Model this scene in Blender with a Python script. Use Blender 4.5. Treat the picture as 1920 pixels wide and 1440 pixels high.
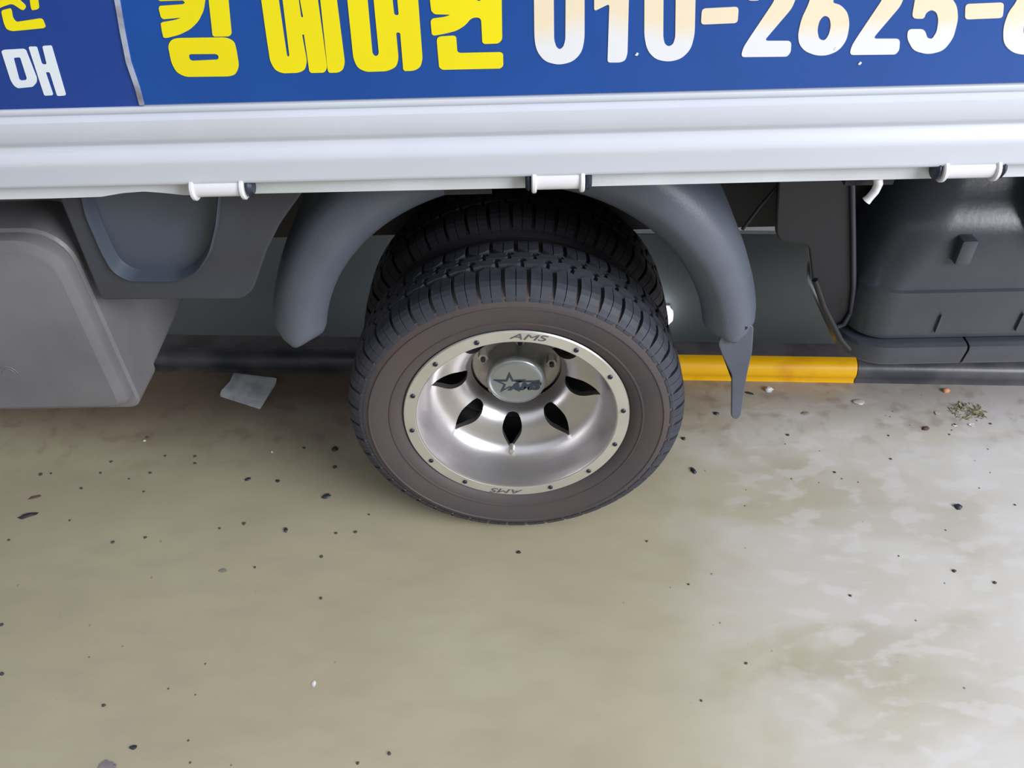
import bpy, bmesh, math, random
from mathutils import Vector, Matrix
for o in list(bpy.data.objects): bpy.data.objects.remove(o)
random.seed(7)
PI=math.pi; sc=bpy.context.scene; COL=sc.collection
# ------------------------------------------------------------ camera
FOC=1550.0; PITCH,ROLL,YAW=0.7261769,-0.0360657,-0.0264157
CP=Vector((0.0212775,-1.0161760,1.2661136))
_f=Vector((math.sin(YAW)*math.cos(PITCH),math.cos(YAW)*math.cos(PITCH),-math.sin(PITCH)))
_r0=Vector((math.cos(YAW),-math.sin(YAW),0)); _u0=_r0.cross(_f)
_r=_r0*math.cos(ROLL)+_u0*math.sin(ROLL); _u=-_r0*math.sin(ROLL)+_u0*math.cos(ROLL)
cam=bpy.data.cameras.new('camera'); co=bpy.data.objects.new('camera',cam); COL.objects.link(co)
M=Matrix((( _r.x,_u.x,-_f.x,CP.x),(_r.y,_u.y,-_f.y,CP.y),(_r.z,_u.z,-_f.z,CP.z),(0,0,0,1)))
co.matrix_world=M; cam.sensor_fit='HORIZONTAL'; cam.sensor_width=36; cam.lens=36*FOC/1920
cam.clip_start=.02; cam.clip_end=200; sc.camera=co
# ------------------------------------------------------------ world and light
w=bpy.data.worlds.new('world'); sc.world=w; w.use_nodes=True
bg=w.node_tree.nodes['Background']; bg.inputs[0].default_value=(.86,.91,1,1); bg.inputs[1].default_value=1.0
def area(name,loc,to,sx,sy,e,col=(1,1,1)):
    l=bpy.data.lights.new(name,'AREA'); l.shape='RECTANGLE'; l.size=sx; l.size_y=sy; l.energy=e; l.color=col
    o=bpy.data.objects.new(name,l); COL.objects.link(o); o.location=loc
    o.rotation_euler=(Vector(to)-Vector(loc)).to_track_quat('-Z','Y').to_euler(); return o
area('daylight_opening',(3.6,-2.6,2.6),(0.3,0,.3),2.6,2.0,300,(.93,.96,1))
vs=sc.view_settings; vs.view_transform='Standard'; vs.look='None'; vs.gamma=1; vs.use_curve_mapping=False; vs.exposure=0.05
# ------------------------------------------------------------ helpers
def ray(px,py): return _f+_r*((px-960)/FOC)-_u*((py-720)/FOC)
def onY(px,py,Y):
    d=ray(px,py); t=(Y-CP.y)/d.y; p=CP+d*t; return (p.x,p.z)
def onZ(px,py,Z=0):
    d=ray(px,py); t=(Z-CP.z)/d.z; p=CP+d*t; return (p.x,p.y)
def lin(c): return tuple(((v/255)/12.92 if v/255<=.04045 else ((v/255+.055)/1.055)**2.4) for v in c)+(1,)
def mat(name,c,rough=.5,metal=0,spec=.5,noise=None,bump=0,bscale=60,c2=None,nscale=8,emit=None,coat=0,lo=.4,hi=.65):
    m=bpy.data.materials.new(name); m.use_nodes=True; nt=m.node_tree; b=nt.nodes['Principled BSDF']
    b.inputs['Base Color'].default_value=lin(c); b.inputs['Roughness'].default_value=rough
    b.inputs['Metallic'].default_value=metal; b.inputs['Specular IOR Level'].default_value=spec
    if coat: b.inputs['Coat Weight'].default_value=coat; b.inputs['Coat Roughness'].default_value=.15
    tc=nt.nodes.new('ShaderNodeTexCoord')
    if c2:
        n=nt.nodes.new('ShaderNodeTexNoise'); n.inputs['Scale'].default_value=nscale; n.inputs['Detail'].default_value=6
        nt.links.new(tc.outputs['Object'],n.inputs['Vector'])
        r=nt.nodes.new('ShaderNodeMapRange'); r.inputs[1].default_value=lo; r.inputs[2].default_value=hi
        nt.links.new(n.outputs[0],r.inputs[0])
        x=nt.nodes.new('ShaderNodeMix'); x.data_type='RGBA'; x.inputs[6].default_value=lin(c); x.inputs[7].default_value=lin(c2)
        nt.links.new(r.outputs[0],x.inputs[0]); nt.links.new(x.outputs[2],b.inputs['Base Color'])
    if bump:
        n=nt.nodes.new('ShaderNodeTexNoise'); n.inputs['Scale'].default_value=bscale; n.inputs['Detail'].default_value=3
        nt.links.new(tc.outputs['Object'],n.inputs['Vector'])
        q=nt.nodes.new('ShaderNodeBump'); q.inputs['Strength'].default_value=bump; q.inputs['Distance'].default_value=.002
        nt.links.new(n.outputs[0],q.inputs['Height']); nt.links.new(q.outputs[0],b.inputs['Normal'])
    if emit: b.inputs['Emission Color'].default_value=lin(c); b.inputs['Emission Strength'].default_value=emit
    return m
def mesh_obj(name,verts,faces,m,parent=None,smooth=False,ang=40,loc=None):
    me=bpy.data.meshes.new(name); me.from_pydata([tuple(v) for v in verts],[],faces); me.update()
    bm=bmesh.new(); bm.from_mesh(me); bmesh.ops.recalc_face_normals(bm,faces=bm.faces); bm.to_mesh(me); bm.free()
    return fin(name,me,m,parent,smooth,ang,loc)
def fin(name,me,m,parent=None,smooth=False,ang=40,loc=None):
    if m: me.materials.clear(); me.materials.append(m)
    if smooth: me.shade_smooth(); me.set_sharp_from_angle(angle=math.radians(ang))
    o=bpy.data.objects.new(name,me); COL.objects.link(o)
    if parent: o.parent=parent
    if loc: o.location=loc
    return o
def bmo(name,bm,m,parent=None,smooth=False,ang=40,loc=None):
    bmesh.ops.recalc_face_normals(bm,faces=bm.faces)
    me=bpy.data.meshes.new(name); bm.to_mesh(me); bm.free(); return fin(name,me,m,parent,smooth,ang,loc)
def bbox(bm,a,b,bev=0,seg=2,mtx=None):
    v=[bm.verts.new((x,y,z)) for z in (a[2],b[2]) for y in (a[1],b[1]) for x in (a[0],b[0])]
    F=[bm.faces.new([v[i] for i in q]) for q in ((0,2,3,1),(4,5,7,6),(0,1,5,4),(2,6,7,3),(0,4,6,2),(1,3,7,5))]
    if bev:
        es=list({e for f in F for e in f.edges})
        bmesh.ops.bevel(bm,geom=es,offset=bev,segments=seg,affect='EDGES',profile=.5)
    if mtx: bmesh.ops.transform(bm,matrix=mtx,verts=v if not bev else bm.verts)
def box(name,a,b,m,parent=None,bev=0,seg=2):
    bm=bmesh.new(); bbox(bm,a,b,bev,seg); return bmo(name,bm,m,parent,bev>0)
def ycyl(name,x,z,y0,y1,r,m,parent=None,n=24,r1=None,bev=0):
    """cylinder whose axis is Y"""
    prof=[(0,y0),(r-bev,y0),(r,y0+bev),(r1 or r,y1),(0,y1)] if bev else [(0,y0),(r,y0),(r1 or r,y1),(0,y1)]
    return lathe(name,prof,m,parent,n,x,z)
def lathe(name,prof,m,parent=None,n=96,x=0,z=0,closed=False,smooth=True,ang=35):
    V=[];F=[];k=len(prof)
    for i in range(n):
        t=2*PI*i/n
        for (r,y) in prof: V.append((x+r*math.cos(t),y,z+r*math.sin(t)))
    for i in range(n):
        j=(i+1)%n
        for a in range(k if closed else k-1):
            b=(a+1)%k; F.append((i*k+a,i*k+b,j*k+b,j*k+a))
    me=bpy.data.meshes.new(name); me.from_pydata(V,[],F)
    bm=bmesh.new(); bm.from_mesh(me); bpy.data.meshes.remove(me)
    bmesh.ops.remove_doubles(bm,verts=bm.verts,dist=1e-6)
    return bmo(name,bm,m,parent,smooth,ang)
def xcyl(name,x0,x1,y,z,r,m,parent=None,n=24,bev=0):
    V=[];F=[]
    rings=[(x0,r-bev),(x0+bev,r),(x1-bev,r),(x1,r-bev)] if bev else [(x0,r),(x1,r)]
    for (x,q) in rings:
        for i in range(n): V.append((x,y+q*math.cos(2*PI*i/n),z+q*math.sin(2*PI*i/n)))
    for a in range(len(rings)-1):
        for i in range(n): j=(i+1)%n; F.append((a*n+i,a*n+j,(a+1)*n+j,(a+1)*n+i))
    F.append(tuple(range(n))); F.append(tuple((len(rings)-1)*n+i for i in range(n)))
    return mesh_obj(name,V,F,m,parent,True)
def tube(name,pts,r,m,parent=None,n=12,radii=None):
    V=[];F=[];P=[Vector(p) for p in pts]
    for i,p in enumerate(P):
        d=(P[min(i+1,len(P)-1)]-P[max(i-1,0)]).normalized()
        a=d.orthogonal().normalized() if i==0 else (a-d*a.dot(d)).normalized()
        b=d.cross(a); q=radii[i] if radii else r
        for k in range(n): t=2*PI*k/n; V.append(p+(a*math.cos(t)+b*math.sin(t))*q)
    for i in range(len(P)-1):
        for k in range(n): j=(k+1)%n; F.append((i*n+k,i*n+j,(i+1)*n+j,(i+1)*n+k))
    F.append(tuple(range(n))); F.append(tuple((len(P)-1)*n+k for k in range(n)))
    return mesh_obj(name,V,F,m,parent,True,50)
def fillet(pts,r,seg=4):
    out=[];n=len(pts)
    for i in range(n):
        p=Vector(pts[i]);a=Vector(pts[i-1])-p;b=Vector(pts[(i+1)%n])-p
        la,lb=a.length,b.length
        if la<1e-7 or lb<1e-7: continue
        q=min(r,.45*la,.45*lb); A=p+a/la*q; B=p+b/lb*q
        for k in range(seg+1):
            t=k/seg; out.append(tuple(A*(1-t)**2+p*2*t*(1-t)+B*t*t))
    return out
def flat(name,loops,Y,th,m,parent=None,rad=.003,plane='Y',bev=0):
    """filled outline (with holes) in the XZ plane, front face at Y, thickness th"""
    c=bpy.data.curves.new(name,'CURVE'); c.dimensions='2D'; c.fill_mode='BOTH'; c.extrude=th/2-bev; c.bevel_depth=bev; c.bevel_resolution=2
    c.offset=-bev
    for L in loops:
        P=fillet(L,rad) if rad else L
        s=c.splines.new('POLY'); s.points.add(len(P)-1); s.use_cyclic_u=True
        for i,p in enumerate(P): s.points[i].co=(p[0],p[1],0,1)
    t=bpy.data.objects.new(name,c); COL.objects.link(t)
    dg=bpy.context.evaluated_depsgraph_get(); me=bpy.data.meshes.new_from_object(t.evaluated_get(dg))
    bpy.data.objects.remove(t); bpy.data.curves.remove(c)
    if plane=='Y': me.transform(Matrix.Translation((0,Y+th/2,0))@Matrix.Rotation(PI/2,4,'X'))
    else: me.transform(Matrix.Translation((0,0,Y+th/2)))
    return fin(name,me,m,parent,bev>0,35)
def empty(name,loc=(0,0,0),parent=None):
    o=bpy.data.objects.new(name,None); COL.objects.link(o); o.location=loc; o.empty_display_size=.05
    if parent: o.parent=parent
    return o
def tag(o,label,cat,group=None,kind=None):
    o['label']=label; o['category']=cat
    if group:o['group']=group
    if kind:o['kind']=kind
    return o
def struct(o): o['kind']='structure'; return o
# ------------------------------------------------------------ materials
WHITE=mat('white_paint',(196,199,208),.4,spec=.4,c2=(190,193,202),nscale=3,coat=.15)
WHITE2=mat('rail_paint',(205,208,214),.45,c2=(185,187,188),nscale=5)
HINGE=mat('hinge_paint',(212,210,214),.35,c2=(204,202,205),nscale=20,coat=.2)
BLUE=mat('blue_film',(8,64,138),.28,spec=.5,c2=(12,70,146),nscale=4,coat=.1)
BLUE2=mat('blue_film_left',(20,54,128),.3,spec=.5,c2=(24,60,136),nscale=4,coat=.1)
YEL=mat('yellow_film',(232,216,6),.35,c2=(224,208,10),nscale=6)
GREYF=mat('pale_letter_film',(216,222,228),.35,c2=(205,212,222),nscale=9)
SEAM=mat('seam_edge',(180,186,205),.25,metal=.3,c2=(120,112,118),nscale=30)
GREYP=mat('dark_grey_plastic',(84,89,100),.42,spec=.45,c2=(76,81,92),nscale=7,bump=.15,bscale=300)
GUARD=mat('guard_plastic',(60,62,70),.5,c2=(52,51,57),nscale=6,bump=.1,bscale=200)
POCK=mat('pocket_plastic',(68,75,87),.4,c2=(60,65,75),nscale=9)
BOXM=mat('grey_box_plastic',(116,113,114),.45,c2=(96,95,100),nscale=5,lo=.35,hi=.7,bump=.12,bscale=250)
TANK=mat('black_plastic',(52,55,62),.3,spec=.5,c2=(60,63,70),nscale=10,bump=.1,bscale=120)
BLK=mat('black_chassis',(22,21,25),.6,c2=(30,26,28),nscale=9)
DRK=mat('dark_frame',(20,20,24),.5)
RUB=mat('tire_rubber',(72,67,70),.62,spec=.35,c2=(80,70,68),nscale=9,bump=.1,bscale=350)
RUB2=mat('shaded_inner_rubber',(34,33,37),.65,spec=.3)  # inner dual tire: the fender's shade is put into this darker colour
TRD=mat('tread_rubber',(60,61,70),.6,spec=.35,c2=(50,51,60),nscale=30,bump=.12,bscale=350)
ALU=mat('brushed_aluminium',(204,200,200),.34,metal=.95,c2=(188,184,185),nscale=6,bump=.05,bscale=300)
ALU2=mat('rim_ring_aluminium',(216,213,205),.42,metal=.7,c2=(204,200,192),nscale=9)
CAPM=mat('hub_cap_metal',(168,172,174),.28,metal=.7,c2=(158,162,164),nscale=8)
BOLT=mat('dark_bolt',(48,54,66),.35,metal=.6)
INK=mat('engraved_grey',(84,84,90),.5)
INK2=mat('emblem_ink',(52,60,74),.4)
LUG=mat('lug_flange',(196,190,184),.4,metal=.5,c2=(170,160,150),nscale=30)
YP=mat('yellow_kerb_paint',(255,192,10),.38,c2=(232,160,12),nscale=14,lo=.52,hi=.75,coat=.2,bump=.15,bscale=80)
BP=mat('black_kerb_paint',(58,60,68),.4,c2=(86,84,90),nscale=12,bump=.2,bscale=80,coat=.1)
LEDG=mat('kerb_concrete',(92,86,88),.8,c2=(66,58,58),nscale=14,bump=.3,bscale=90)
PIT=mat('pit_wall_paint',(128,131,130),.5,c2=(120,123,121),nscale=3)
LAMP=mat('lamp_glass',(235,242,255),.3,emit=3.2)
LAMPH=mat('lamp_housing',(190,190,190),.5)
# whites of the phone number: the film has yellowed in its upper part
def digit_mat():
    m=mat('faded_white_film',(240,240,240),.35); nt=m.node_tree; b=nt.nodes['Principled BSDF']
    tc=nt.nodes.new('ShaderNodeTexCoord'); s=nt.nodes.new('ShaderNodeSeparateXYZ'); nt.links.new(tc.outputs['Object'],s.inputs[0])
    n=nt.nodes.new('ShaderNodeTexNoise'); n.inputs['Scale'].default_value=14; nt.links.new(tc.outputs['Object'],n.inputs['Vector'])
    a=nt.nodes.new('ShaderNodeMath'); a.operation='MULTIPLY_ADD'; a.inputs[1].default_value=.05; nt.links.new(n.outputs[0],a.inputs[0]); nt.links.new(s.outputs[2],a.inputs[2])
    r=nt.nodes.new('ShaderNodeMapRange'); r.inputs[1].default_value=.978; r.inputs[2].default_value=1.0; nt.links.new(a.outputs[0],r.inputs[0])
    x=nt.nodes.new('ShaderNodeMix'); x.data_type='RGBA'; x.inputs[6].default_value=lin((216,216,219)); x.inputs[7].default_value=lin((224,208,180))
    nt.links.new(r.outputs[0],x.inputs[0]); nt.links.new(x.outputs[2],b.inputs['Base Color']); return m
DIG=digit_mat()
def floor_mat():
    m=bpy.data.materials.new('floor_paint'); m.use_nodes=True; nt=m.node_tree; b=nt.nodes['Principled BSDF']; N=nt.nodes.new; Lk=nt.links.new
    tc=N('ShaderNodeTexCoord')
    def noise(sx,sy,scale,det=6,off=0,dist=0):
        mp=N('ShaderNodeMapping'); mp.inputs['Scale'].default_value=(sx,sy,1); mp.inputs['Location'].default_value=(off,off*.7,0); Lk(tc.outputs['Object'],mp.inputs[0])
        n=N('ShaderNodeTexNoise'); n.inputs['Scale'].default_value=scale; n.inputs['Detail'].default_value=det; n.inputs['Distortion'].default_value=dist
        Lk(mp.outputs[0],n.inputs['Vector']); return n.outputs[0]
    def rng(v,a,c,x=0,y=1):
        r=N('ShaderNodeMapRange'); r.interpolation_type='SMOOTHSTEP'; r.inputs[1].default_value=a; r.inputs[2].default_value=c; r.inputs[3].default_value=x; r.inputs[4].default_value=y; Lk(v,r.inputs[0]); return r.outputs[0]
    def mix(f,A,B):
        x=N('ShaderNodeMix'); x.data_type='RGBA'; Lk(f,x.inputs[0])
        for s,v in ((6,A),(7,B)):
            if isinstance(v,tuple): x.inputs[s].default_value=lin(v)
            else: Lk(v,x.inputs[s])
        return x.outputs[2]
    def mul(a,c,op='MULTIPLY'):
        q=N('ShaderNodeMath'); q.operation=op; Lk(a,q.inputs[0])
        if isinstance(c,float): q.inputs[1].default_value=c
        else: Lk(c,q.inputs[1])
        q.use_clamp=True; return q.outputs[0]
    sp=N('ShaderNodeSeparateXYZ'); Lk(tc.outputs['Object'],sp.inputs[0]); X,Y=sp.outputs[0],sp.outputs[1]
    c=mix(rng(noise(1,1.8,2.2,5),.35,.68),FC[0],FC[1])
    c=mix(mul(rng(noise(1,1.6,3.2,5,3),.55,.75),.5),c,FC[2])
    c=mix(mul(rng(noise(1,2.5,9,8,5),.4,.75),.35),c,FC[3])
    # worn whitish residue, right of the wheel
    pt=mul(rng(noise(1,1.5,3.6,10,1.3,.4),.43,.58),rng(X,.12,.55)); pt=mul(pt,rng(Y,.45,.15))
    c=mix(mul(pt,.42),c,FC[4])
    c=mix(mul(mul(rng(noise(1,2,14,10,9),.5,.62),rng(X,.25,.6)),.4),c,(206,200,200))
    c=mix(mul(rng(X,.15,1.1,.0,.75),rng(noise(1,2,4,7,15),.25,.6,.35,1)),c,(204,201,202))  # daylight on the right of the floor, painted into its colour
    # dirt band along the kerb
    ed=N('ShaderNodeMath'); ed.operation='MULTIPLY_ADD'; ed.inputs[1].default_value=.16; Lk(noise(1,1,5,6,2),ed.inputs[0]); Lk(Y,ed.inputs[2])
    dirt=rng(ed.outputs[0],.26,.46)
    c=mix(mul(dirt,rng(X,.0,.5,.75,.4)),c,(98,76,66))
    c=mix(mul(mul(rng(noise(1,1,22,6,7),.5,.7),rng(Y,.1,.3)),.35),c,(98,70,60))
    # grit specks
    vo=N('ShaderNodeTexVoronoi'); vo.inputs['Scale'].default_value=26; Lk(tc.outputs['Object'],vo.inputs['Vector'])
    c=mix(mul(rng(vo.outputs['Distance'],.075,.03),rng(noise(1,1,1.5,2,11),.48,.58)),c,(84,76,62))
    Lk(c,b.inputs['Base Color'])
    Lk(rng(noise(1,1,6,5,4),.3,.7,.32,.5),b.inputs['Roughness']); b.inputs['Specular IOR Level'].default_value=.4
    bp=N('ShaderNodeBump'); bp.inputs['Strength'].default_value=.12; bp.inputs['Distance'].default_value=.002; Lk(noise(1,1,45,6,1),bp.inputs['Height']); Lk(bp.outputs[0],b.inputs['Normal'])
    return m
FC=[(170,161,136),(161,151,128),(168,165,137),(152,143,124),(204,200,198)]
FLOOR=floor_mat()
# ------------------------------------------------------------ setting: floor, pit, ceiling, added walls
A0=(-.84,.474); DX,DY=1.966,-.106; LL=math.hypot(DX,DY); DX/=LL; DY/=LL; PA=math.atan2(DY,DX)
def kp(s,o):   # point s metres along the kerb line (from x=0), o metres behind its front
    bx=0.0; by=A0[1]+(0-A0[0])*DY/DX
    return (bx+DX*s-DY*o, by+DY*s+DX*o)
near_in=.078; far_in=.64; H=.054; DEEP=-1.3
a1,a2=kp(-9,near_in-.006),kp(9,near_in-.006); b1,b2=kp(-9,far_in),kp(9,far_in)
c1,c2=kp(-9,near_in-.006),kp(9,near_in-.006)
V=[(-9,-9,0),(9,-9,0),(a2[0],a2[1],0),(a1[0],a1[1],0),(b1[0],b1[1],0),(b2[0],b2[1],0),(9,11,0),(-9,11,0),
   (a1[0],a1[1],DEEP),(a2[0],a2[1],DEEP),(b2[0],b2[1],DEEP),(b1[0],b1[1],DEEP)]
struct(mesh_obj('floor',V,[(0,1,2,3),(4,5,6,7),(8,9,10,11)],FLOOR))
def kbox(name,s0,s1,o0,o1,z0,z1,m,parent=None,bev=0):
    bm=bmesh.new(); bbox(bm,(s0,o0,z0),(s1,o1,z1),bev)
    bmesh.ops.transform(bm,matrix=Matrix.Translation((kp(0,0)[0],kp(0,0)[1],0))@Matrix.Rotation(PA,4,'Z'),verts=bm.verts)
    return bmo(name,bm,m,parent,bev>0)
struct(kbox('wall_front',-6,6,near_in-.03,near_in-.006,DEEP,-.002,PIT))
struct(kbox('wall_back',-6,6,far_in,far_in+.05,DEEP,-.002,PIT))
struct(kbox('trim_1',-6,6,far_in,far_in+.10,.0,.012,mat('far_kerb_paint',(206,206,204),.6)))
struct(box('wall_near_blocker',(-9,-5.4,0),(9,-5.2,3.4),mat('near_blocker_paint',(150,150,146),.7)))  # unseen wall, added to cut low light from the camera side
struct(box('wall_left_blocker',(-4.6,-9,0),(-4.4,11,3.6),mat('left_blocker_paint',(176,176,170),.7)))  # unseen wall, added so that light comes mostly from the right
# kerb along the pit
kr=empty('pit_kerb',(kp(0,0)[0],kp(0,0)[1],0)); kr.rotation_euler.z=PA
tag(kr,'low round-fronted kerb painted yellow and black, lying along the pit under the truck','kerb')
def kseg(name,s0,s1,m,label=None):
    prof=[(.003,0)]+[(.028-.028*math.cos(t),.026+.0265*math.sin(t)) for t in [-.6+i*(PI/2+.6)/11 for i in range(12)]]+[(.031,.0528),(.031,0)]
    n=len(prof); V=[];F=[]
    for s in (s0,s1):
        for (o,z) in prof: V.append((s,o,z))
    for i in range(n): j=(i+1)%n; F.append((i,j,n+j,n+i))
    F+= [tuple(range(n)),tuple(range(n,2*n))]
    o=mesh_obj(name,V,F,m,kr,True,50)
    if label:o['label']=label
    return o
sy=.76/DX
kseg('painted_section',-1.1,-.012,BP,'black painted stretch of kerb, left of the wheel')
kseg('painted_section',-.01,sy-.001,YP,'yellow painted stretch of kerb, right of the wheel')
kseg('painted_section',sy+.001,2.6,BP,'black painted stretch of kerb, under the black tank')
kseg('painted_section',-2.6,-1.102,YP,'yellow painted stretch of kerb, beyond the left of the picture')
mesh_obj('ledge',[(s,o,z) for s in (-2.6,2.6) for (o,z) in ((.032,0),(.032,H-.002),(near_in+.004,H-.004),(near_in+.004,0))],
         [(0,1,5,4),(1,2,6,5),(2,3,7,6),(3,0,4,7),(0,1,2,3),(4,5,6,7)],LEDG,kr)
# lamp inside the pit, on its far wall
def onK(px,py,o):   # point on the upright plane o metres behind the kerb's front
    d=ray(px,py); n=Vector((-DY,DX,0)); q=Vector((*kp(0,o),0)); t=(q-CP).dot(n)/d.dot(n); return CP+d*t
lpos=onK(1262,592,far_in-.034)
lp=empty('pit_lamp',(lpos.x-.285*DX,lpos.y+.034-.285*DY,lpos.z)); lp.rotation_euler.z=PA
tag(lp,'white glowing tube lamp on the far pit wall, glimpsed between tire and fender','lamp')
box('housing',(-.32,-.010,-.020),(.28,.0,.020),LAMPH,lp,.004)
xcyl('lamp_tube',-.31,.285,-.034,0,.028,LAMP,lp,16,.012)
for k,sx_ in enumerate((-1.25,-.2)):     # unseen lamps added under the kerb to brighten the far pit wall
    qx,qy=kp(sx_,near_in+.002)
    l2=lp.copy(); COL.objects.link(l2); l2.location=(qx,qy,-.30); l2.rotation_euler.z=PA+PI
    for ch in list(lp.children): c_=ch.copy(); COL.objects.link(c_); c_.parent=l2
    l2['label']='unseen fill lamp added on the near pit wall under the kerb, '+('left of the wheel','behind the wheel')[k]
# ------------------------------------------------------------ the truck
T=empty('truck',(0,0,0)); tag(T,'white flatbed truck with blue lettered drop side and silver dual rear wheel','truck')
YS=-.12
# drop side profile
prof=[(-.118,1.16),(-.118,.8960),(-.1225,.8955),(-.1240,.8925),(-.1225,.889),(-.1205,.8875),(-.1235,.885),(-.1280,.882),(-.1284,.877),(-.1268,.860),(-.1240,.855),(-.1195,.851),
      (-.1195,.849),(-.1235,.843),(-.1285,.836),(-.1290,.830),(-.1280,.826),(-.1262,.806),(-.1255,.802),(-.1235,.8005),(-.098,.8005),(-.094,.805),(-.094,1.16)]
n=len(prof);V=[];F=[]
for x in (-2.0,2.0):
    for p in prof: V.append((x,p[0],p[1]))
for i in range(n): j=(i+1)%n; F.append((i,j,n+j,n+i))
F+=[tuple(range(n)),tuple(range(n,2*n))]
ds=mesh_obj('drop_side',V,F,WHITE,T,True,50); ds['label']='white ribbed metal drop side under the blue sign'
# bed side rail below it
low=[onY(x,y,-.108) for x,y in ((1919,331),(1500,340),(960,353),(480,363),(345,366),(310,362),(270,359),(230,362),(190,369),(100,372),(0,374))]
flat('bed_rail',[[(2.0,.801),(2.0,low[0][1]-.002)]+low+[(-2.0,low[-1][1]),(-2.0,.801)]],-.108,.014,WHITE2,T,.004)
box('bed_floor',(-2,-.093,.806),(2,1.60,.83),mat('bed_floor_paint',(150,152,156),.6),T)
box('far_drop_side',(-2,1.60,.80),(2,1.625,1.16),WHITE,T)
for k,x in enumerate((-1.7,-1.2,-.75,-.05,.45,.75,1.25,1.75)):
    box('cross_member',(x-.03,-.08,.755),(x+.03,1.58,.806),BLK,T)
# signs
xs=onY(270,190,YS)[0]
seam=[onY(x,y,YS) for x,y in ((222,0),(230,60),(243,115),(258,165),(268,196))]
s1=flat('sign_panel',[[(2.0,.8972),(2.0,1.158),(seam[0][0]+.005,1.158)]+[(p[0]+.002,p[1]) for p in seam[:-1]]+[(seam[-1][0]+.002,.8972)]],YS,.0018,BLUE,T,.0008); s1['label']='blue sign film with yellow letters and white phone number'
s2=flat('sign_panel',[[(-2.0,.8955),(seam[-1][0],.8955)]+[(p[0],p[1]) for p in seam[:-1]][::-1]+[(seam[0][0],1.158),(-2.0,1.158)]],YS,.0018,BLUE2,T,.0008); s2['label']='blue sign film left of the seam'
def jit(p): return (p[0],p[1])
sm=[(seam[0][0],1.158)]+seam
st=flat('seam_strip',[[(p[0]-.0022-.0012*(i%2),p[1]) for i,p in enumerate(sm)]+[(p[0]+.0018+.0012*((i+1)%2),p[1]) for i,p in enumerate(sm)][::-1]],YS-.0022,.0035,SEAM,s1,.0015)
st['label']='peeling silvery edge of the blue film'
def glyph(loops,sx,ox,oy,m,par,name,rad=.0045,lean=None):
    L=[[onY(ox+x/sx,oy+y/sx,YS-.0004) for x,y in l] for l in loops]
    o=flat(name,L,YS-.0008,.0011,m,par,rad); return o
# pieces measured on the sign (photo pixels -> metres on the sign's plane)
glyph([[(8,288),(20,280),(132,274),(146,282),(208,440),(206,465),(185,488),(100,496),(78,480),(60,450)],[(76,325),(114,321),(152,440),(146,450),(118,453),(108,447)]],3,0,0,GREYF,s2,'letter',.002)
glyph([[(160,262),(207,262),(236,362),(264,362),(238,258),(290,255),(372,536),(322,540),(280,405),(256,405),(300,535),(250,538)]],3,0,0,GREYF,s2,'letter',.002)
glyph([[(6,58),(58,46),(66,60),(72,100),(90,124),(225,103),(240,108),(258,150),(245,158),(70,175),(38,165),(22,130)]],3,0,0,YEL,s2,'letter',.003)
glyph([[(165,-330),(205,-330),(214,0),(222,50),(180,58),(174,40),(168,0)]],3,0,0,YEL,s2,'letter',.003)
glyph([[(0,-200),(130,-200),(130,-160),(80,-150),(78,-60),(95,-15),(150,35),(132,62),(70,20),(20,35),(-20,55),(-40,20),(20,-30),(38,-150),(0,-155)]],3,0,0,YEL,s2,'letter',.003)
glyph([[(875,-330),(1150,-330),(1155,0),(1146,60),(1115,122),(1070,165),(1010,195),(940,213),(920,212),(912,180),(904,130),(915,124),(985,112),(1022,98),(985,102),(920,108),(906,98),(893,48),(897,33),(1030,24),(1042,14),(1030,2),(888,6),(882,-40)]],3,0,0,YEL,s1,'letter',.004)
glyph([[(1150+18,-330),(1268,-330),(1285,0),(1303,190),(1290,204),(1206,206),(1196,198),(1174,0)]],3,0,0,YEL,s1,'letter',.004)
glyph([[(965,222),(1000,214),(1270,210),(1318,232),(1332,290),(1345,375),(1325,418),(1290,429),(1045,432),(995,408),(965,355),(945,255)],[(1062,310),(1072,304),(1215,303),(1229,312),(1230,328),(1220,335),(1080,342),(1066,334)]],3,0,0,YEL,s1,'letter',.006)
glyph([[(-25,-360),(195,-380),(240,0),(254,97),(266,97),(247,0),(200,-400),(300,-400),(348,0),(401,380),(386,408),(310,410),(300,400),(270,192),(259,195),(287,345),(276,392),(240,409),(150,412),(108,394),(80,345),(55,180),(30,0)],
       [(128,0),(174,312),(181,320),(188,312),(150,0),(108,-290),(85,-290)]],3,480,0,YEL,s1,'letter',.008)
glyph([[(310,-400),(405,-400),(455,0),(500,352),(490,392),(463,408),(412,409),(404,397),(362,0)]],3,480,0,YEL,s1,'letter',.006)
glyph([[(478,-380),(735,-380),(768,0),(778,85),(803,85),(795,0),(770,-400),(875,-400),(912,0),(937,333),(925,378),(888,398),(837,399),(828,390),(811,182),(788,182),(802,330),(790,375),(740,400),(620,404),(572,382),(548,330),(514,0)],
       [(628,0),(655,300),(667,316),(684,313),(691,298),(662,0),(635,-290),(600,-290)]],3,480,0,YEL,s1,'letter',.008)
glyph([[(955,-380),(1235,-380),(1240,5),(1265,5),(1262,-400),(1378,-400),(1382,0),(1385,222),(1364,244),(1285,247),(1273,238),(1266,98),(1213,98),(1180,140),(1130,172),(1060,190),(1000,200),(989,192),(982,118),(992,104),(1060,95),(1098,82),(1005,80),(986,62),(975,-30),(1060,-40),(1060,-60),(970,-60)]],3,480,0,YEL,s1,'letter',.005)
glyph([[(1015,206),(1112,200),(1126,208),(1132,290),(1145,298),(1374,293),(1390,303),(1391,370),(1375,385),(1048,392),(1030,378)]],3,480,0,YEL,s1,'letter',.005)
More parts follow.
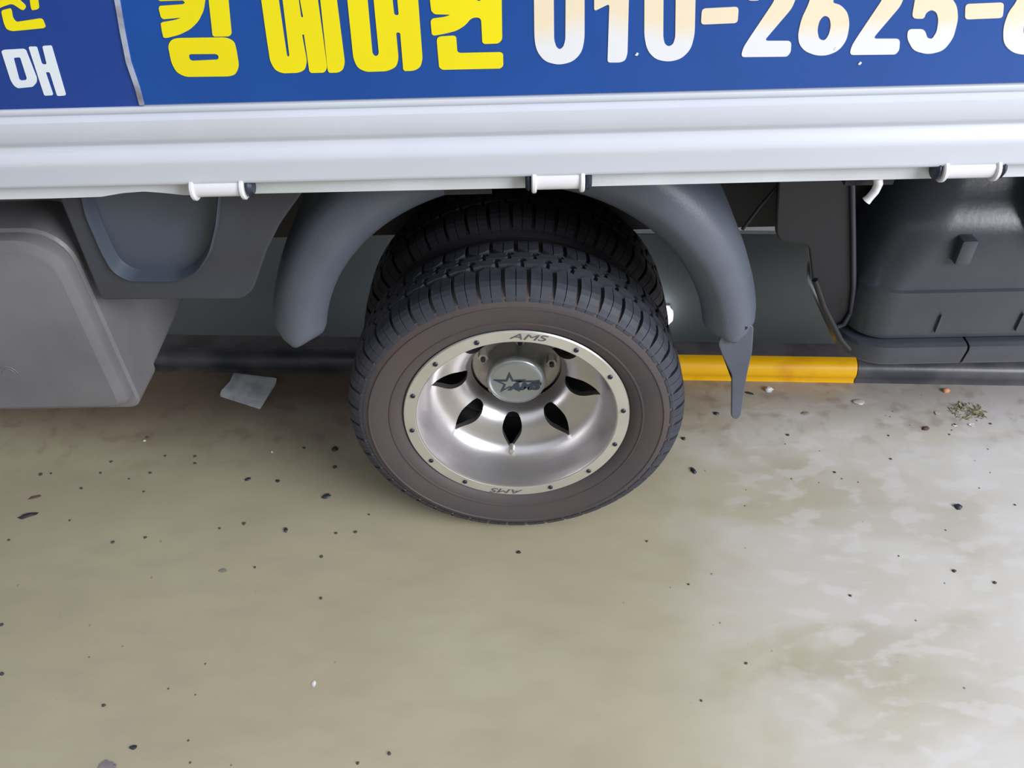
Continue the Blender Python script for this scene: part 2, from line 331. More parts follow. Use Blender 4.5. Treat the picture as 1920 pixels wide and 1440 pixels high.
def D(l,**k): glyph(l,2,960,0,DIG,s1,'digit',**k)
D([[(80,-190),(95,-240),(130,-275),(180,-285),(230,-272),(262,-235),(272,-190),(272,145),(262,195),(230,230),(177,244),(122,230),(92,190),(84,145)],[(155,-180),(158,150),(166,176),(178,186),(192,176),(200,150),(202,-180),(192,-208),(178,-215),(164,-208)]],rad=.012)
D([[(308,-90),(308,42),(365,14),(358,234),(405,234),(425,226),(433,200),(438,0),(446,-280),(390,-280)]],rad=.003)
D([[(497,-190),(512,-240),(547,-275),(597,-285),(647,-272),(680,-235),(692,-190),(685,130),(670,185),(635,220),(587,232),(538,222),(508,190),(496,140)],[(569,-180),(567,140),(573,165),(586,175),(604,166),(612,140),(616,-180),(606,-208),(594,-215),(579,-208)]],rad=.012)
D([[(712,32),(850,25),(846,86),(708,92)]],rad=.004)
def two(dx,dy): return [[(x+dx,y+dy) for x,y in [(858,214),(866,180),(888,145),(982,5),(1002,-60),(1008,-120),(992,-150),(970,-140),(950,-80),(932,2),(880,2),(890,-100),(925,-190),(1000,-235),(1070,-215),(1095,-150),(1085,-60),(1050,30),(945,153),(1048,153),(1045,195),(1032,212)]]]
D(two(0,0),rad=.0045)
D([[(1072,130),(1085,70),(1112,15),(1180,-220),(1280,-235),(1215,-20),(1200,10),(1232,18),(1258,45),(1266,90),(1255,150),(1225,190),(1180,208),(1140,208),(1098,192),(1076,165)],[(1144,115),(1152,78),(1170,57),(1190,65),(1196,95),(1188,130),(1172,153),(1152,147)]],rad=.006)
D(two(407,-8),rad=.0045)
D([[(1498,70),(1545,70),(1552,48),(1572,36),(1592,46),(1599,75),(1592,120),(1574,147),(1557,142),(1547,109),(1484,109),(1481,145),(1505,190),(1560,204),(1618,190),(1655,142),(1673,70),(1668,20),(1645,-12),(1600,-28),(1568,-18),(1585,-120),(1715,-125),(1725,-195),(1545,-195)]],rad=.006)
D([[(1700,15),(1845,9),(1840,67),(1698,73)]],rad=.004)
D([[(1885,15),(1898,-10),(1885,-60),(1895,-180),(1945,-240),(2015,-240),(2060,-180),(2050,-60),(2010,-5),(2035,50),(2040,120),(2005,185),(1940,207),(1880,200),(1842,165),(1842,100),(1862,45)],[(1915,110),(1930,65),(1955,60),(1967,105),(1950,150),(1925,150)],[(1955,-60),(1960,-150),(1985,-165),(1995,-100),(1985,-55)]],rad=.008)
for px,py in ((1612,118),(1194,101),(1567,90)):
    cx_,cz0=onY(px,py,YS); flat('paint_chip',[[(cx_-.0022,cz0-.001),(cx_,cz0+.0018),(cx_+.002,cz0+.0005),(cx_+.0005,cz0-.0018)]],YS-.0012,.001,GREYF,s1,0)
# hinges
def hinge(p0,p1,py,lab,capl=True,capr=True):
    x0=onY(p0,py,-.124)[0]; x1,z=onY(p1,py,-.124); z=onY((p0+p1)/2,py,-.124)[1]
    h=xcyl('hinge',x0,x1,-.1185,z,.0112,HINGE,T,24,.0015); h['label']=lab
    for x in (x0-.001,x1-.004): xcyl('hinge_ring',x-.0006,x+.0054,-.1185,z-.001,.0145,HINGE,h,24,.0015)
    if capr: xcyl('bolt_cap',x1+.0015,x1+.010,-.1175,z-.0005,.0125,BOLT,h,20,.004)
    if capl: xcyl('bolt_cap',x0-.009,x0-.0018,-.1175,z-.0005,.0125,BOLT,h,20,.003)
hinge(360,458,355,'white hinge roll below the sign seam',False,True)
hinge(999,1094,341,'white hinge roll above the wheel')
hinge(1768,1870,320,'white hinge roll above the black tank')
hk=[(1646,333),(1647,345),(1641,358),(1630,371),(1624,377)]
tube('rope_hook',[(onY(x,y,-.10)[0],-.10,onY(x,y,-.10)[1]) for x,y in hk],.005,HINGE,T,12,[.0055,.0055,.0052,.005,.006])['label']='white bent rope hook'
# ---- tires
CZ=.285
def tire_prof(y0,sgn=1):
    base=[(.190,.004),(.197,-.006),(.206,-.012),(.212,-.0135),(.2125,-.0150),(.2150,-.0152),(.2155,-.0140),(.232,-.0195),(.246,-.0205),(.2470,-.0220),(.2490,-.0218),(.2495,-.0200),(.257,-.0180),(.2615,-.0162),(.2625,-.0172),(.265,-.0164),(.2655,-.0148),(.272,-.006),(.2765,.002),(.2785,.012),(.2790,.045)]
    mid=.055
    full=base+[(r,2*mid-y) for r,y in base[::-1]]
    return [(r,y+y0) for r,y in full]
tw=2*.055
tire=lathe('tire',tire_prof(0),RUB,T,128,0,CZ); tire['label']='outer rear tire with brownish worn sidewall'
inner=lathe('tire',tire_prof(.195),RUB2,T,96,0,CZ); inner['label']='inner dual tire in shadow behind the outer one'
NB=46
def shoulder(y0,flip,da=0):
    """one shoulder lug: two half-lugs with a thin sipe between"""
    bm=bmesh.new(); st=2*PI/NB
    sec=[(-.0185,.2585),(-.0175,.2635),(-.0125,.2725),(-.006,.2795),(.002,.2842),(.012,.2862)]
    for (u0,u1) in ((-.415,-.016),(.016,.415)):
        grid=[]
        for k in range(4):
            u=u0+(u1-u0)*k/3; a=PI/2+(u+da)*st
            yend=.0345-.016*abs(u)**1.6*2
            line=[(y,r) for y,r in sec]+[(yend,.2868),(yend,.2775)]
            row=[]
            for (y,r) in line:
                Y=y if not flip else tw-y
                row.append(bm.verts.new((r*math.cos(a),Y+y0,CZ+r*math.sin(a))))
            rb=[(yend,.2765),(-.013,.2570)]
            grid.append(row)
        for k in range(3):
            for i in range(len(grid[0])-1): bm.faces.new((grid[k][i],grid[k][i+1],grid[k+1][i+1],grid[k+1][i]))
        for row in (grid[0],grid[-1]): bm.faces.new(row)
    return bm
def centre(y0,yc,w,da):
    bm=bmesh.new(); st=2*PI/NB
    P=[(-.44,-.3),(-.3,-.5),(.1,-.42),(.42,-.5),(.46,-.1),(.3,.1),(.42,.5),(0,.42),(-.42,.5),(-.34,.12)]
    top=[];bot=[]
    for u,v in P:
        a=PI/2+(u+da)*st; y=yc+v*w+y0
        for L,r in ((top,.2872),(bot,.2778)): L.append(bm.verts.new((r*math.cos(a),y,CZ+r*math.sin(a))))
    bm.faces.new(top); n=len(P)
    for i in range(n): j=(i+1)%n; bm.faces.new((top[i],top[j],bot[j],bot[i]))
    return bm
def tobj(bm): 
    me=bpy.data.meshes.new('tread_block'); bmesh.ops.recalc_face_normals(bm,faces=bm.faces); bm.to_mesh(me); bm.free(); me.materials.append(TRD); return me
def ctr(me):  # shift mesh origin to wheel axis
    me.transform(Matrix.Translation((0,0,-CZ))); return me
kinds=[ctr(tobj(shoulder(0,False))),ctr(tobj(shoulder(0,True,.5))),ctr(tobj(centre(0,.0465,.0155,.25))),ctr(tobj(centre(0,.0640,.0155,.75)))]
for me in kinds:
    for k in range(NB):
        o=bpy.data.objects.new('tread_block',me); COL.objects.link(o); o.parent=tire; o.location=(0,0,CZ); o.rotation_euler=(0,2*PI*k/NB+.02,0)
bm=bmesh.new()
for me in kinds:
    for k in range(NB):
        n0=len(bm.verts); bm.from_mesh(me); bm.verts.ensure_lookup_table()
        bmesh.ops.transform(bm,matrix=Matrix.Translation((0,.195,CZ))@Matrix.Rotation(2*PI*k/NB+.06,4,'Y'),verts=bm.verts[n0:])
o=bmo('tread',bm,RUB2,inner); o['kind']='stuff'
# ---- outer rim
rp=[(.1905,.0040),(.1925,.0020),(.1925,-.0035),(.1905,-.0050),(.1722,-.0050),(.1702,-.0040),(.1690,-.0005),(.1670,.020),(.1635,.042),(.1580,.060),(.1500,.0725),(.1420,.0780),(.1340,.0810),(.1250,.0835),(.1160,.0865),(.1070,.0905),(.0990,.0960),(.0920,.1035),(.0870,.1130),(.0840,.1240),(.0830,.138),
    (.0880,.140),(.0900,.127),(.0930,.116),(.0980,.108),(.1050,.102),(.1160,.098),(.133,.094),(.150,.084),(.162,.073),(.170,.050),(.174,.030),(.178,.012)]
rim=lathe('rim',rp,ALU,T,128,0,CZ,closed=True,ang=30); rim['label']='silver deep-dish alloy rim with eight teardrop openings'
# teardrop cutters
cb=bmesh.new()
for k in range(8):
    a=math.radians(-5.5-45*k)
    pts=[]
    half=[]
    for q in range(1,15):
        u=.5-.5*math.cos(PI*q/15)
        wv=0.0185*(max(0,1-((u-.4)/.4)**2)**.3 if u<.4 else 1-((u-.4)/.6)**1.6)
        half.append((.0885+.062*u,wv))
    pts=[(.0885,0)]+half+[(.1505,0)]+[(a_,-b_) for a_,b_ in half[::-1]]
    lo=[];hi=[]
    for (rr,ww) in pts:
        x=rr*math.cos(a)-ww*math.sin(a); z=rr*math.sin(a)+ww*math.cos(a)
        lo.append(cb.verts.new((x,.03,CZ+z))); hi.append(cb.verts.new((x,.18,CZ+z)))
    cb.faces.new(lo); cb.faces.new(hi[::-1])
    for i in range(len(pts)): j=(i+1)%len(pts); cb.faces.new((lo[i],lo[j],hi[j],hi[i]))
bmesh.ops.remove_doubles(cb,verts=cb.verts,dist=1e-5)
cut=bmo('cutter',cb,None)
md=rim.modifiers.new('b','BOOLEAN'); md.object=cut; md.operation='DIFFERENCE'; md.solver='EXACT'
dg=bpy.context.evaluated_depsgraph_get(); me=bpy.data.meshes.new_from_object(rim.evaluated_get(dg)); rim.modifiers.clear(); rim.data=me
bpy.data.objects.remove(cut); me.shade_smooth(); me.set_sharp_from_angle(angle=math.radians(32))
ringf=lathe('rim_ring',[(.1718,-.0050),(.1722,-.0058),(.1908,-.0058),(.1915,-.0050),(.1915,-.003),(.1718,-.003)],ALU2,rim,128,0,CZ,closed=True)
ph=math.radians(108.8)
for k in range(14):
    if k in (1,8): continue
    a=ph-k*2*PI/14; x,z=.1812*math.cos(a),CZ+.1812*math.sin(a)
    ycyl('rim_bolt',x,z,-.0085,-.005,.0042,BOLT,rim,12,bev=.001)
# lettering helper
def text_mesh(s,size,m,parent,mtx,shear=.25,sx=1.4,th=.0006,name='lettering',off=0):
    c=bpy.data.curves.new(name,'FONT'); c.body=s; c.size=size; c.shear=shear; c.align_x='CENTER'; c.align_y='CENTER'; c.extrude=th; c.offset=off
    t=bpy.data.objects.new(name,c); COL.objects.link(t)
    dg=bpy.context.evaluated_depsgraph_get(); me=bpy.data.meshes.new_from_object(t.evaluated_get(dg)); bpy.data.objects.remove(t)
    me.transform(mtx@Matrix.Rotation(PI/2,4,'X')@Matrix.Scale(sx,4,(1,0,0))); return fin(name,me,m,parent)
for a in (ph-2*PI/14,ph-16*PI/14):
    x,z=.1812*math.cos(a),CZ+.1812*math.sin(a)
    text_mesh('AMS',.0155,INK,rim,Matrix.Translation((x,-.0061,z))@Matrix.Rotation(-(a-PI/2),4,'Y'),.3,1.9)
# valve
tube('valve_stem',[(-.012,.078,CZ-.148),(-.012,.068,CZ-.146),(-.012,.060,CZ-.144)],.005,LUG,rim,12,[.0062,.0048,.0042])
# hub: inner flange with lug nuts, cylinder, cap
fl=lathe('hub_flange',[(0,.150),(.050,.150),(.058,.145),(.080,.143),(.085,.149),(.085,.175),(0,.175)],LUG,T,64,0,CZ)
for k in range(5):
    a=math.radians(11+72*k); x,z=.0655*math.cos(a),CZ+.0655*math.sin(a)
    nut=ycyl('lug_nut',x,z,.128,.147,.0095,LUG,fl,6); ycyl('stud',x,z,.122,.129,.0045,BOLT,nut,10)
cap=lathe('hub_cap',[(0,.0885),(.030,.0888),(.0430,.0895),(.0485,.0910),(.0515,.0935),(.0530,.0970),(.0533,.1020),(.0520,.1035),(.0520,.152)],CAPM,T,72,0,CZ,ang=50); cap['label']='round silver hub cap with dark star emblem'
YC=.0879
stx,stz=-.012,CZ+.002
star=[]
for i in range(10):
    a=PI/2+i*PI/5; r=.0265 if i%2==0 else .0100
    star.append((stx+r*math.cos(a)*1.15,stz+r*math.sin(a)))
hole=[]
for i in range(10):
    a=PI/2+i*PI/5; r=.0160 if i%2==0 else .0062
    hole.append((stx+r*math.cos(a)*1.15,stz-.001+r*math.sin(a)))
flat('emblem',[star,hole],YC,.0012,INK2,cap,0)
flat('emblem',[[(-.002,CZ+.0078),(.042,CZ+.0068),(.0415,CZ+.0030),(-.001,CZ+.0040)]],YC,.0012,INK2,cap,0)
text_mesh('AMS',.0215,INK2,cap,Matrix.Translation((.0135,YC,CZ-.0072)),.3,1.3,name='emblem',off=.0012)
# inner wheel and axle behind (dark)
lathe('inner_rim',[(.19,.20),(.182,.21),(.165,.23),(.15,.26),(.10,.27),(0,.27)],DRK,T,48,0,CZ)
lathe('brake_drum',[(0,.178),(.10,.178),(.11,.185),(.11,.27),(0,.27)],BLK,T,48,0,CZ)
box('axle',(-.05,.34,.235),(.05,1.15,.335),BLK,T,.02)
for y in (1.11,1.305):
    lathe('tire',[(r,yy) for r,yy in tire_prof(y)],RUB,T,48,0,CZ)['label']='far side rear tire under the bed'
for y in (.36,1.10): box('chassis_rail',(-2,y,.432),(2,y+.06,.64),BLK,T)
for y in (.365,1.105):
    for k in range(4): box('leaf_spring',(-.22+.03*k,y,.345+.012*k),(.22-.03*k,y+.05,.356+.012*k),BLK,T,.002)
# ---- fender
def fender():
    S=[(.300,.014),(.301,.006),(.307,-.002),(.324,-.0185),(.333,-.0230),(.350,-.0225),(.366,-.014),(.378,.002),(.384,.024),(.386,.06),(.386,.37)]
    N=120; V=[];F=[]; cz=.42; k=len(S)
    rings=[]
    for i in range(N+1):
        t=(1-math.cos(PI*i/N))/2; th=math.radians(172.6-(172.6-6)*t)
        e=min(t,1-t)*167.8   # degrees from the end
        tp=max(0,1-e/6.2); tp2=1-math.sqrt(max(0,1-tp**3)) if tp>0 else 0
        top=.018*math.sin(PI*t)**2
        ring=[]
        for (s,y) in S:
            so=s+ (s-.30)/.086*top
            # narrow the tongue to a rounded tip at both ends
            mid=.344; so2=mid+(so-mid)*(1-.88*tp2)
            low=.020*min(1,max(0,(12-e)/12))
            ring.append((so2*math.cos(th),y+.004*tp2 ,cz+so2*math.sin(th)+ (0)))
        rings.append(ring)
    for o in (0,1):
        for ring in rings:
            for j,(x,y,z) in enumerate(ring):
                if o==0: V.append((x,y,z))
                else:
                    # inward offset
                    d=Vector((x,0,z-cz)); L=d.length; d/=L
                    wy=.004 if j<8 else 0; wr=.0 if j<5 else .004
                    V.append((x-d.x*wr,y+wy,z-d.z*wr))
    base=(N+1)*k
    for i in range(N):
        for j in range(k-1):
            a,b,c,d=i*k+j,i*k+j+1,(i+1)*k+j+1,(i+1)*k+j
            F.append((a,b,c,d)); F.append((base+a,base+d,base+c,base+b))
        for j in (0,k-1): a,d=i*k+j,(i+1)*k+j; F.append((a,d,base+d,base+a))
    for i in (0,N):
        for j in range(k-1): a,b=i*k+j,i*k+j+1; F.append((a,b,base+b,base+a))
    o=mesh_obj('fender',V,F,GREYP,T,True,60); o['label']='dark grey plastic fender arch over the rear wheel'; return o
fd=fender()
P=[onY(x,y,-.006) for x,y in ((1345,640),(1352,660),(1371,700),(1370,778),(1379,783),(1388,775),(1399,700),(1409,655),(1412,608),(1392,600),(1360,610))]
mf=flat('mud_flap',[P],-.012,.007,GREYP,fd,.006,bev=.0015)
P=[onY(x,y,.012) for x,y in ((1345,640),(1372,712),(1374,690),(1366,640))]
flat('flap_fold',[P],.004,.004,DRK,fd,.002)
bx,bz=onY(1396,612,-.014); ycyl('flap_bolt',bx,bz,-.018,-.010,.0045,BOLT,fd,14,bev=.001)
# ---- storage box on the left
BB=-.05
def rr(x0,z0,x1,z1,tr,br,tl=.02,bl=.02,seg=6):
    pts=[]
    for (cx,cz,r,a0) in ((x1-tr,z1-tr,tr,PI/2),(x1-br,z0+br,br,0),(x0+bl,z0+bl,bl,-PI/2),(x0+tl,z1-tl,tl,-PI)):
        for i in range(seg+1): a=a0-PI/2*i/seg; pts.append((cx+r*math.cos(a),cz+r*math.sin(a)))
    return pts
def loft(name,sections,m,parent,smooth=True,ang=40):
    V=[];F=[];n=len(sections[0][1])
    for (y,P) in sections:
        for (x,z) in P: V.append((x,y,z))
    for a in range(len(sections)-1):
        for i in range(n): j=(i+1)%n; F.append((a*n+i,a*n+j,(a+1)*n+j,(a+1)*n+i))
    F.append(tuple(range(n))); F.append(tuple((len(sections)-1)*n+i for i in range(n)))
    return mesh_obj(name,V,F,m,parent,smooth,ang)
sb=loft('storage_box',[(y,rr(-1.15+i,.352+i,-.612-i,.690-i,.055-i,.022)) for y,i in ((-.030,.004),(-.026,0),(.05,0.0))]+[(.052,rr(-1.146,.356,-.618,.700,.06,.02)),(.30,rr(-1.14,.36,-.624,.715,.06,.02))],BOXM,T); sb['label']='grey plastic storage box with a raised lid'
loft('lid',[(-.030,rr(-1.12,.374,-.616,.686,.06,.018)),(-.042,rr(-1.12,.374,-.616,.686,.06,.018)),(-.048,rr(-1.118,.377,-.6185,.684,.058,.016)),(-.0545,rr(-1.110,.381,-.628,.672,.048,.014)),(-.0560,rr(-1.108,.383,-.631,.669,.046,.012))],BOXM,sb,ang=25)
# faint embossed arcs on the lid
ex,ez=onY(22,700,-.056)
for r0 in (.009,.0135):
    tube('embossed_mark',[(ex-.004+r0*math.cos(t),-.0562,ez+r0*math.sin(t)) for t in [PI*i/10 for i in range(11)]],.0009,BOXM,sb,6)
# ---- dark guard with recess, in front of the bed's side
G=-.040
outer=[onY(x,y,G) for x,y in ((98,340),(190,563),(455,561),(474,545),(500,470),(525,420),(575,350),(590,320),(95,320))]
hole=[onY(x,y,G) for x,y in ((152,335),(165,400),(195,470),(215,505),(245,522),(335,522),(370,505),(392,470),(404,420),(412,335))]
gd=flat('side_guard',[outer,hole],G,.02,GUARD,T,.008,bev=.003); gd['label']='dark plastic guard plate with a recessed pocket'
cx=sum(p[0] for p in hole)/len(hole); cz_=sum(p[1] for p in hole)/len(hole)
def shr(k): return fillet([(cx+(p[0]-cx)*k,cz_+(p[1]-cz_)*k) for p in hole],.012)
sec=[(G+.001,shr(1.06)),(G-.004,shr(1.05)),(G-.006,shr(1.02)),(G+.001,shr(.985)),(G+.014,shr(.965)),(G+.017,shr(.945))]
V=[];F=[];n=len(sec[0][1])
for (y,Pq) in sec:
    for x,z in Pq: V.append((x,y,z))
for a in range(len(sec)-1):
    for i in range(n): j=(i+1)%n; F.append((a*n+i,a*n+j,(a+1)*n+j,(a+1)*n+i))
F.append(tuple((len(sec)-1)*n+i for i in range(n)))
o=mesh_obj('pocket',V,F,POCK,gd,True,60); o['label']='bluish grey recessed pocket'
flat('guard_return',[[(outer[5][0]-.005,outer[5][1]),(outer[3][0]-.012,outer[3][1]+.008),(-.585,outer[3][1]+.004),(-.585,.75),(-.30,.75)]],G+.040,.03,DRK,gd,.006)
# ---- black tank on the right
TY=.055
def plan(x0,x1,y0,y1,r,seg=8):
    pts=[(x1,y0)]
    for (cx,cy,a0) in ((x0+r,y0+r,-PI/2),(x0+r,y1-r,PI)):
        for i in range(seg+1): a=a0-PI/2*i/seg; pts.append((cx+r*math.cos(a),cy+r*math.sin(a)))
    pts.append((x1,y1)); return pts
def zloft(name,secs,m,parent,ang=35):
    V=[];F=[];n=len(secs[0][1])
    for (z,P) in secs:
        for (x,y) in P: V.append((x,y,z))
    for a in range(len(secs)-1):
        for i in range(n): j=(i+1)%n; F.append((a*n+i,a*n+j,(a+1)*n+j,(a+1)*n+i))
    F.append(tuple(range(n))); F.append(tuple((len(secs)-1)*n+i for i in range(n)))
    return mesh_obj(name,V,F,m,parent,True,ang)
tk=zloft('tank',[(z,plan(.556+i,1.5,TY+j,.34,r)) for z,i,j,r in ((.392,.012,.010,.05),(.398,.004,.003,.055),(.408,.002,.001,.06),(.480,.0,.0,.06),(.487,.000,-.002,.06),(.491,.001,-.002,.06),(.494,.002,.003,.06),(.53,.010,.006,.07),(.58,.020,.012,.08),(.606,.026,.022,.085),(.63,.034,.044,.09),(.66,.042,.066,.09),(.70,.046,.074,.09),(.75,.046,.076,.09))],TANK,T); tk['label']='black moulded plastic tank at the right'
x1=onY(1812,660,TY-.012)[0]
def tray(xa,xb,rounded):
    if rounded: P=lambda i:plan(xa+i,xb,TY-.014+i,.35,.07)
    else: P=lambda i:[(xb,TY-.014+i),(xa,TY-.014+i),(xa,.35),(xb,.35)]
    o=zloft('tray',[(z,P(i)) for z,i in ((.345,.016),(.347,.010),(.353,.005),(.383,.0),(.389,.002),(.391,.010))],TANK,tk); return o
tray(.548,x1-.002,True); tray(x1+.002,1.5,False)
tx,tz=onY(1806,466,TY+.008)
bm=bmesh.new(); bbox(bm,(tx-.012,TY-.006,tz-.021),(tx+.012,TY+.03,tz+.021),.003); bmo('embossed_tab',bm,TANK,tk,True)
for px in (1755,1905):
    rx,rz=onY(px,615,TY)
    box('rib',(rx-.0015,TY-.004,.412),(rx+.0015,TY+.01,.447),TANK,tk,.001)
# rear lug of the tank: raised bulge at right edge
hx=onY(1908,400,.12)[0]
ycyl('filler_recess',hx+.075,.635,.045,.16,.085,BLK,tk,40,bev=.01)
# strap plate at tank's left end
PL=.10
P=[onY(x,y,PL) for x,y in ((1462,300),(1456,400),(1455,440),(1464,454),(1516,461),(1524,530),(1545,580),(1566,618),(1585,612),(1600,585),(1606,540),(1604,440),(1600,300))]
sp=flat('end_plate',[P],PL,.012,DRK,T,.008,bev=.003); sp['label']='dark plate closing the left end of the tank'
tube('plate_lip',[(onY(x,y,PL-.004)[0],PL-.004,onY(x,y,PL-.004)[1]) for x,y in ((1598,320),(1600,440),(1601,540),(1596,585),(1583,608),(1570,613))],.0042,TANK,sp,8)
tube('tray_strut',[(onY(x,y,.05)[0],.05+.0,onY(x,y,.05)[1]) for x,y in ((1528,525),(1545,575),(1575,635),(1592,655))],.005,DRK,sp,8)
box('bracket',(.485,.20,.50),(.60,.30,.75),BLK,T,.01)
a=onY(1462,345,.12); b=onY(1392,430,.12)
tube('stay_rod',[(a[0],.12,a[1]),((a[0]+b[0])/2-.002,.12,(a[1]+b[1])/2),(b[0],.12,b[1])],.003,DRK,T,8)
# ------------------------------------------------------------ things on the floor
def lump(name,px,py,L,W,H_,rot,m,label,cat='debris',group=None,seed=0,n=9,jag=.25):
    rnd=random.Random(seed+int(px)); x,y=onZ(px,py)
    V=[];F=[]
    for lv,(k,z) in enumerate(((1,0.0005),(.92,H_*.6),(.5,H_))):
        for i in range(n):
            t=2*PI*i/n; q=1+jag*(rnd.random()-.5)*2*(1 if lv<2 else .5)
            V.append((L/2*k*q*math.cos(t),W/2*k*q*math.sin(t),z))
    for a in range(2):
        for i in range(n): j=(i+1)%n; F.append((a*n+i,a*n+j,(a+1)*n+j,(a+1)*n+i))
    F.append(tuple(range(n))); F.append(tuple(2*n+i for i in range(n)))
    o=mesh_obj(name,V,F,m,None,True,50,(x,y,0)); o.rotation_euler.z=math.radians(rot); tag(o,label,cat,group); return o
RB=mat('rubber_crumb',(40,42,50),.5); BR=mat('brown_dirt',(92,70,62),.8); WS=mat('white_scrap',(222,220,222),.6,c2=(180,176,176),nscale=80)
OR=mat('orange_scrap',(214,150,110),.7); CL=mat('clear_scrap',(190,180,178),.4,c2=(160,145,140),nscale=60)
# thin square sheet
q=[onZ(x,y) for x,y in ((439,702),(520,712),(517,722),(488,768),(413,744),(416,735),(432,718))]
SH=mat('sheet_plastic',(226,229,234),.5,c2=(180,184,192),nscale=22,bump=.3,bscale=50)
o=flat('plastic_sheet',[q],.001,.004,SH,None,.004,plane='Z'); tag(o,'dirty grey square sheet lying on the floor by the kerb, left of the tire','sheet')
q=[onZ(x,y) for x,y in ((184,1445),(188,1434),(196,1428),(202,1425),(206,1430),(213,1429),(214,1436),(219,1433),(217,1440),(212,1452),(196,1456))]
o=flat('leaf_scrap',[q],.0008,.0012,mat('purple_scrap',(112,102,114),.6,c2=(128,118,122),nscale=90),None,.0006,plane='Z'); tag(o,'ragged greyish purple scrap at the bottom left edge','scrap')
L=lump
L('rubber_piece',1300,883,.020,.0085,.005,-72,RB,'black oblong rubber piece on the floor, right of the tire')
L('rubber_piece',1343,776,.014,.009,.004,-20,RB,'black rubber piece on the floor, left of the mud flap tip')
L('rubber_piece',1405,738,.022,.006,.004,-25,RB,'thin black sliver by the yellow kerb, right of the mud flap')
L('rubber_piece',1796,951,.015,.013,.006,0,RB,'largest round black lump, alone on the pale floor at right')
L('rubber_piece',1282,823,.010,.008,.004,-20,RB,'small black crumb touching close to the right side of the tire')
L('rubber_piece',612,931,.018,.011,.004,20,RB,'black pebble-like piece, left of the bottom of the tire')
L('rubber_piece',628,842,.013,.013,.005,0,RB,'round black crumb left of the tire, below the plastic sheet')
L('rubber_piece',628,876,.008,.007,.004,0,RB,'small black crumb between two larger ones left of the tire')
L('rubber_piece',536,994,.007,.013,.004,15,RB,'slim upright black crumb on the floor at left of centre')
L('rubber_piece',465,899,.014,.007,.003,25,RB,'oblong black crumb on the left floor, left one of a close pair')
L('rubber_piece',521,902,.009,.007,.003,-20,RB,'small black crumb on the left floor, right one of a close pair')
L('rubber_piece',250,1402,.011,.008,.003,5,RB,'black speck near the bottom left edge, above the purple scrap')
L('rubber_piece',973,1036,.009,.007,.003,0,RB,'black crumb on the bare floor below the tire')
L('rubber_piece',52,967,.034,.012,.004,22,mat('dark_husk',(44,40,46),.6),'dark elongated husk on the floor at far left, lower of two')
L('rubber_piece',66,932,.026,.008,.002,20,BR,'brown elongated husk on the floor at far left, upper of two')
L('dirt_clod',1735,804,.017,.012,.004,10,BR,'brown dirt clod left of the dried moss patch')
L('dirt_clod',1510,775,.020,.010,.002,0,mat('faint_dirt',(136,118,110),.8),'faint flat brown smear of dirt right of the mud flap tip')
L('white_scrap',1441,732,.022,.014,.009,10,WS,'white crumpled scrap against the yellow kerb')
L('pink_scrap',1610,754,.028,.018,.004,5,CL,'pale pinkish flake on the floor below the end of the yellow kerb')
L('orange_scrap',1773,734,.016,.011,.008,0,OR,'small orange chip against the black kerb at right')
L('white_scrap',418,1070,.016,.009,.0015,5,mat('grey_fleck',(128,122,112),.6),'grey fleck on the open floor at left centre')
L('white_scrap',588,1283,.007,.012,.0015,5,WS,'cream fleck on the open floor in the lower middle')
L('white_scrap',271,827,.007,.005,.003,0,WS,'tiny white crumb on the floor in front of the grey box')
L('white_scrap',510,848,.006,.005,.003,0,WS,'tiny white crumb on the floor below the plastic sheet')
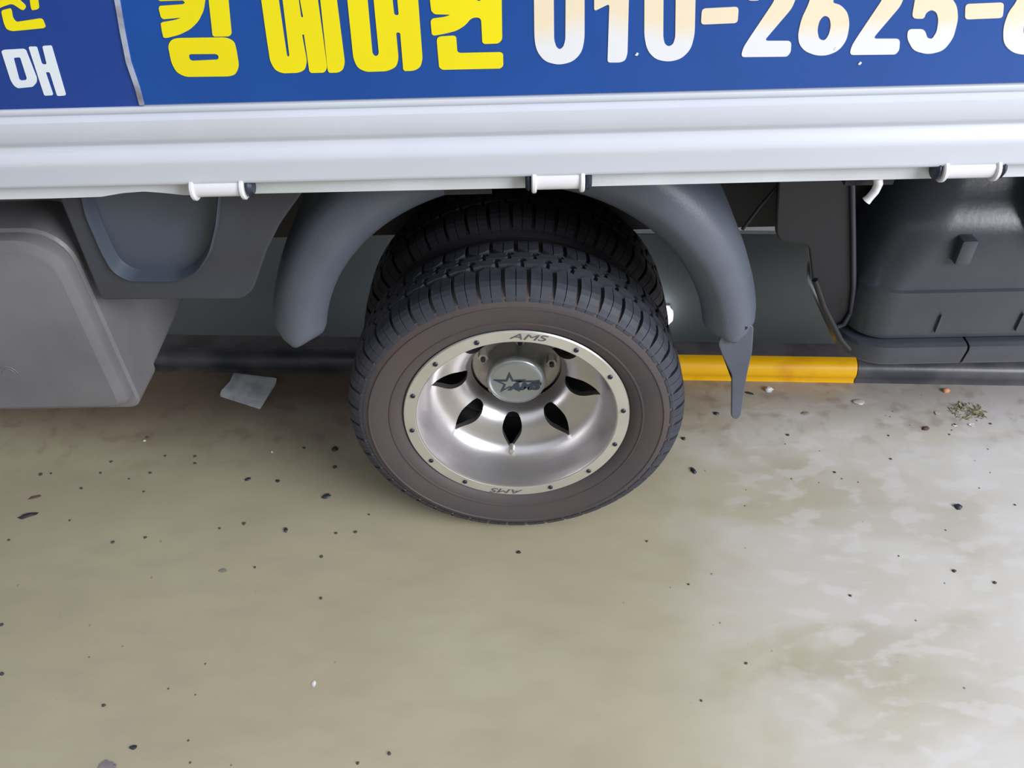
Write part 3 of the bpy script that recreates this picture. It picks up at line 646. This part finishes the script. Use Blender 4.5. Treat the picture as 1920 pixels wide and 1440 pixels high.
# small crumbs, each its own
spots=[(1477,816),(1666,817),(1780,815),(1670,861),(1565,886),(1857,795),(1903,947),(1790,797),(1213,1015),(1789,1071),(1594,1117),(1315,1314),(1399,1244),
 (131,976),(212,1017),(273,1008),(17,1013),(242,898),(270,922),(189,887),(153,916),(310,855),(366,856),(366,869),(458,982),(412,991),(692,965),(667,998),(630,1000),(603,1044),
 (730,1413),(671,1431),(195,1323),(602,1122),(4,1264),(282,887),(209,866),(77,890),(96,888),(570,840),(276,820),(1291,1096),(1865,1093),(478,1064),(3,1172)]
cr=[]
for k,(px,py) in enumerate(spots):
    s=random.uniform(.004,.0075)
    if k==0:
        o0=lump('grit_crumb',px,py,.007,.006,.003,0,mat('grit',(66,62,60),.8),'tiny dark grit crumb scattered on the bare floor','crumb','tiny grit crumbs on the floor',n=7)
        continue
    o=o0.copy(); COL.objects.link(o); x,y=onZ(px,py); o.location=(x,y,0); q=s/.007; o.scale=(q,q,q); o.rotation_euler.z=random.uniform(0,6)
# dried moss tuft with pale shreds
MO=mat('dried_moss',(158,152,118),.9,c2=(140,134,98),nscale=60)
mt=empty('moss_tuft',(*onZ(1812,772),0)); tag(mt,'dried olive moss patch with pale shreds on the floor below the black tank','moss')
bm=bmesh.new(); rnd=random.Random(4)
for k in range(150):
    a=rnd.uniform(0,2*PI); r=.032*math.sqrt(rnd.random()); p=Vector((r*math.cos(a)*1.1,r*math.sin(a)*.8,.0005)); b=rnd.uniform(0,2*PI); l=rnd.uniform(.006,.016)
    d=Vector((math.cos(b),math.sin(b),rnd.uniform(0,.35)))*l; s=Vector((-math.sin(b),math.cos(b),0))*.0006
    bm.faces.new([bm.verts.new(v) for v in (p-s,p+s,p+d*.6+s+Vector((0,0,.002)),p+d)])
o=bmo('fibres',bm,MO,mt); o['kind']='stuff'
for k,(px,py,w_) in enumerate(((1822,798,.02),(1790,797,.018),(1760,776,.022),(1835,790,.012))):
    x,y=onZ(px,py); ox,oy=onZ(1812,772)
    V=[];nn=8
    for i in range(nn): t=2*PI*i/nn; q=rnd.uniform(.5,1); V.append((x-ox+w_/2*q*math.cos(t),y-oy+w_/3*q*math.sin(t),.0006+rnd.uniform(0,.002)))
    mesh_obj('pale_shred',V,[tuple(range(nn))],WS if k!=2 else CL,mt)
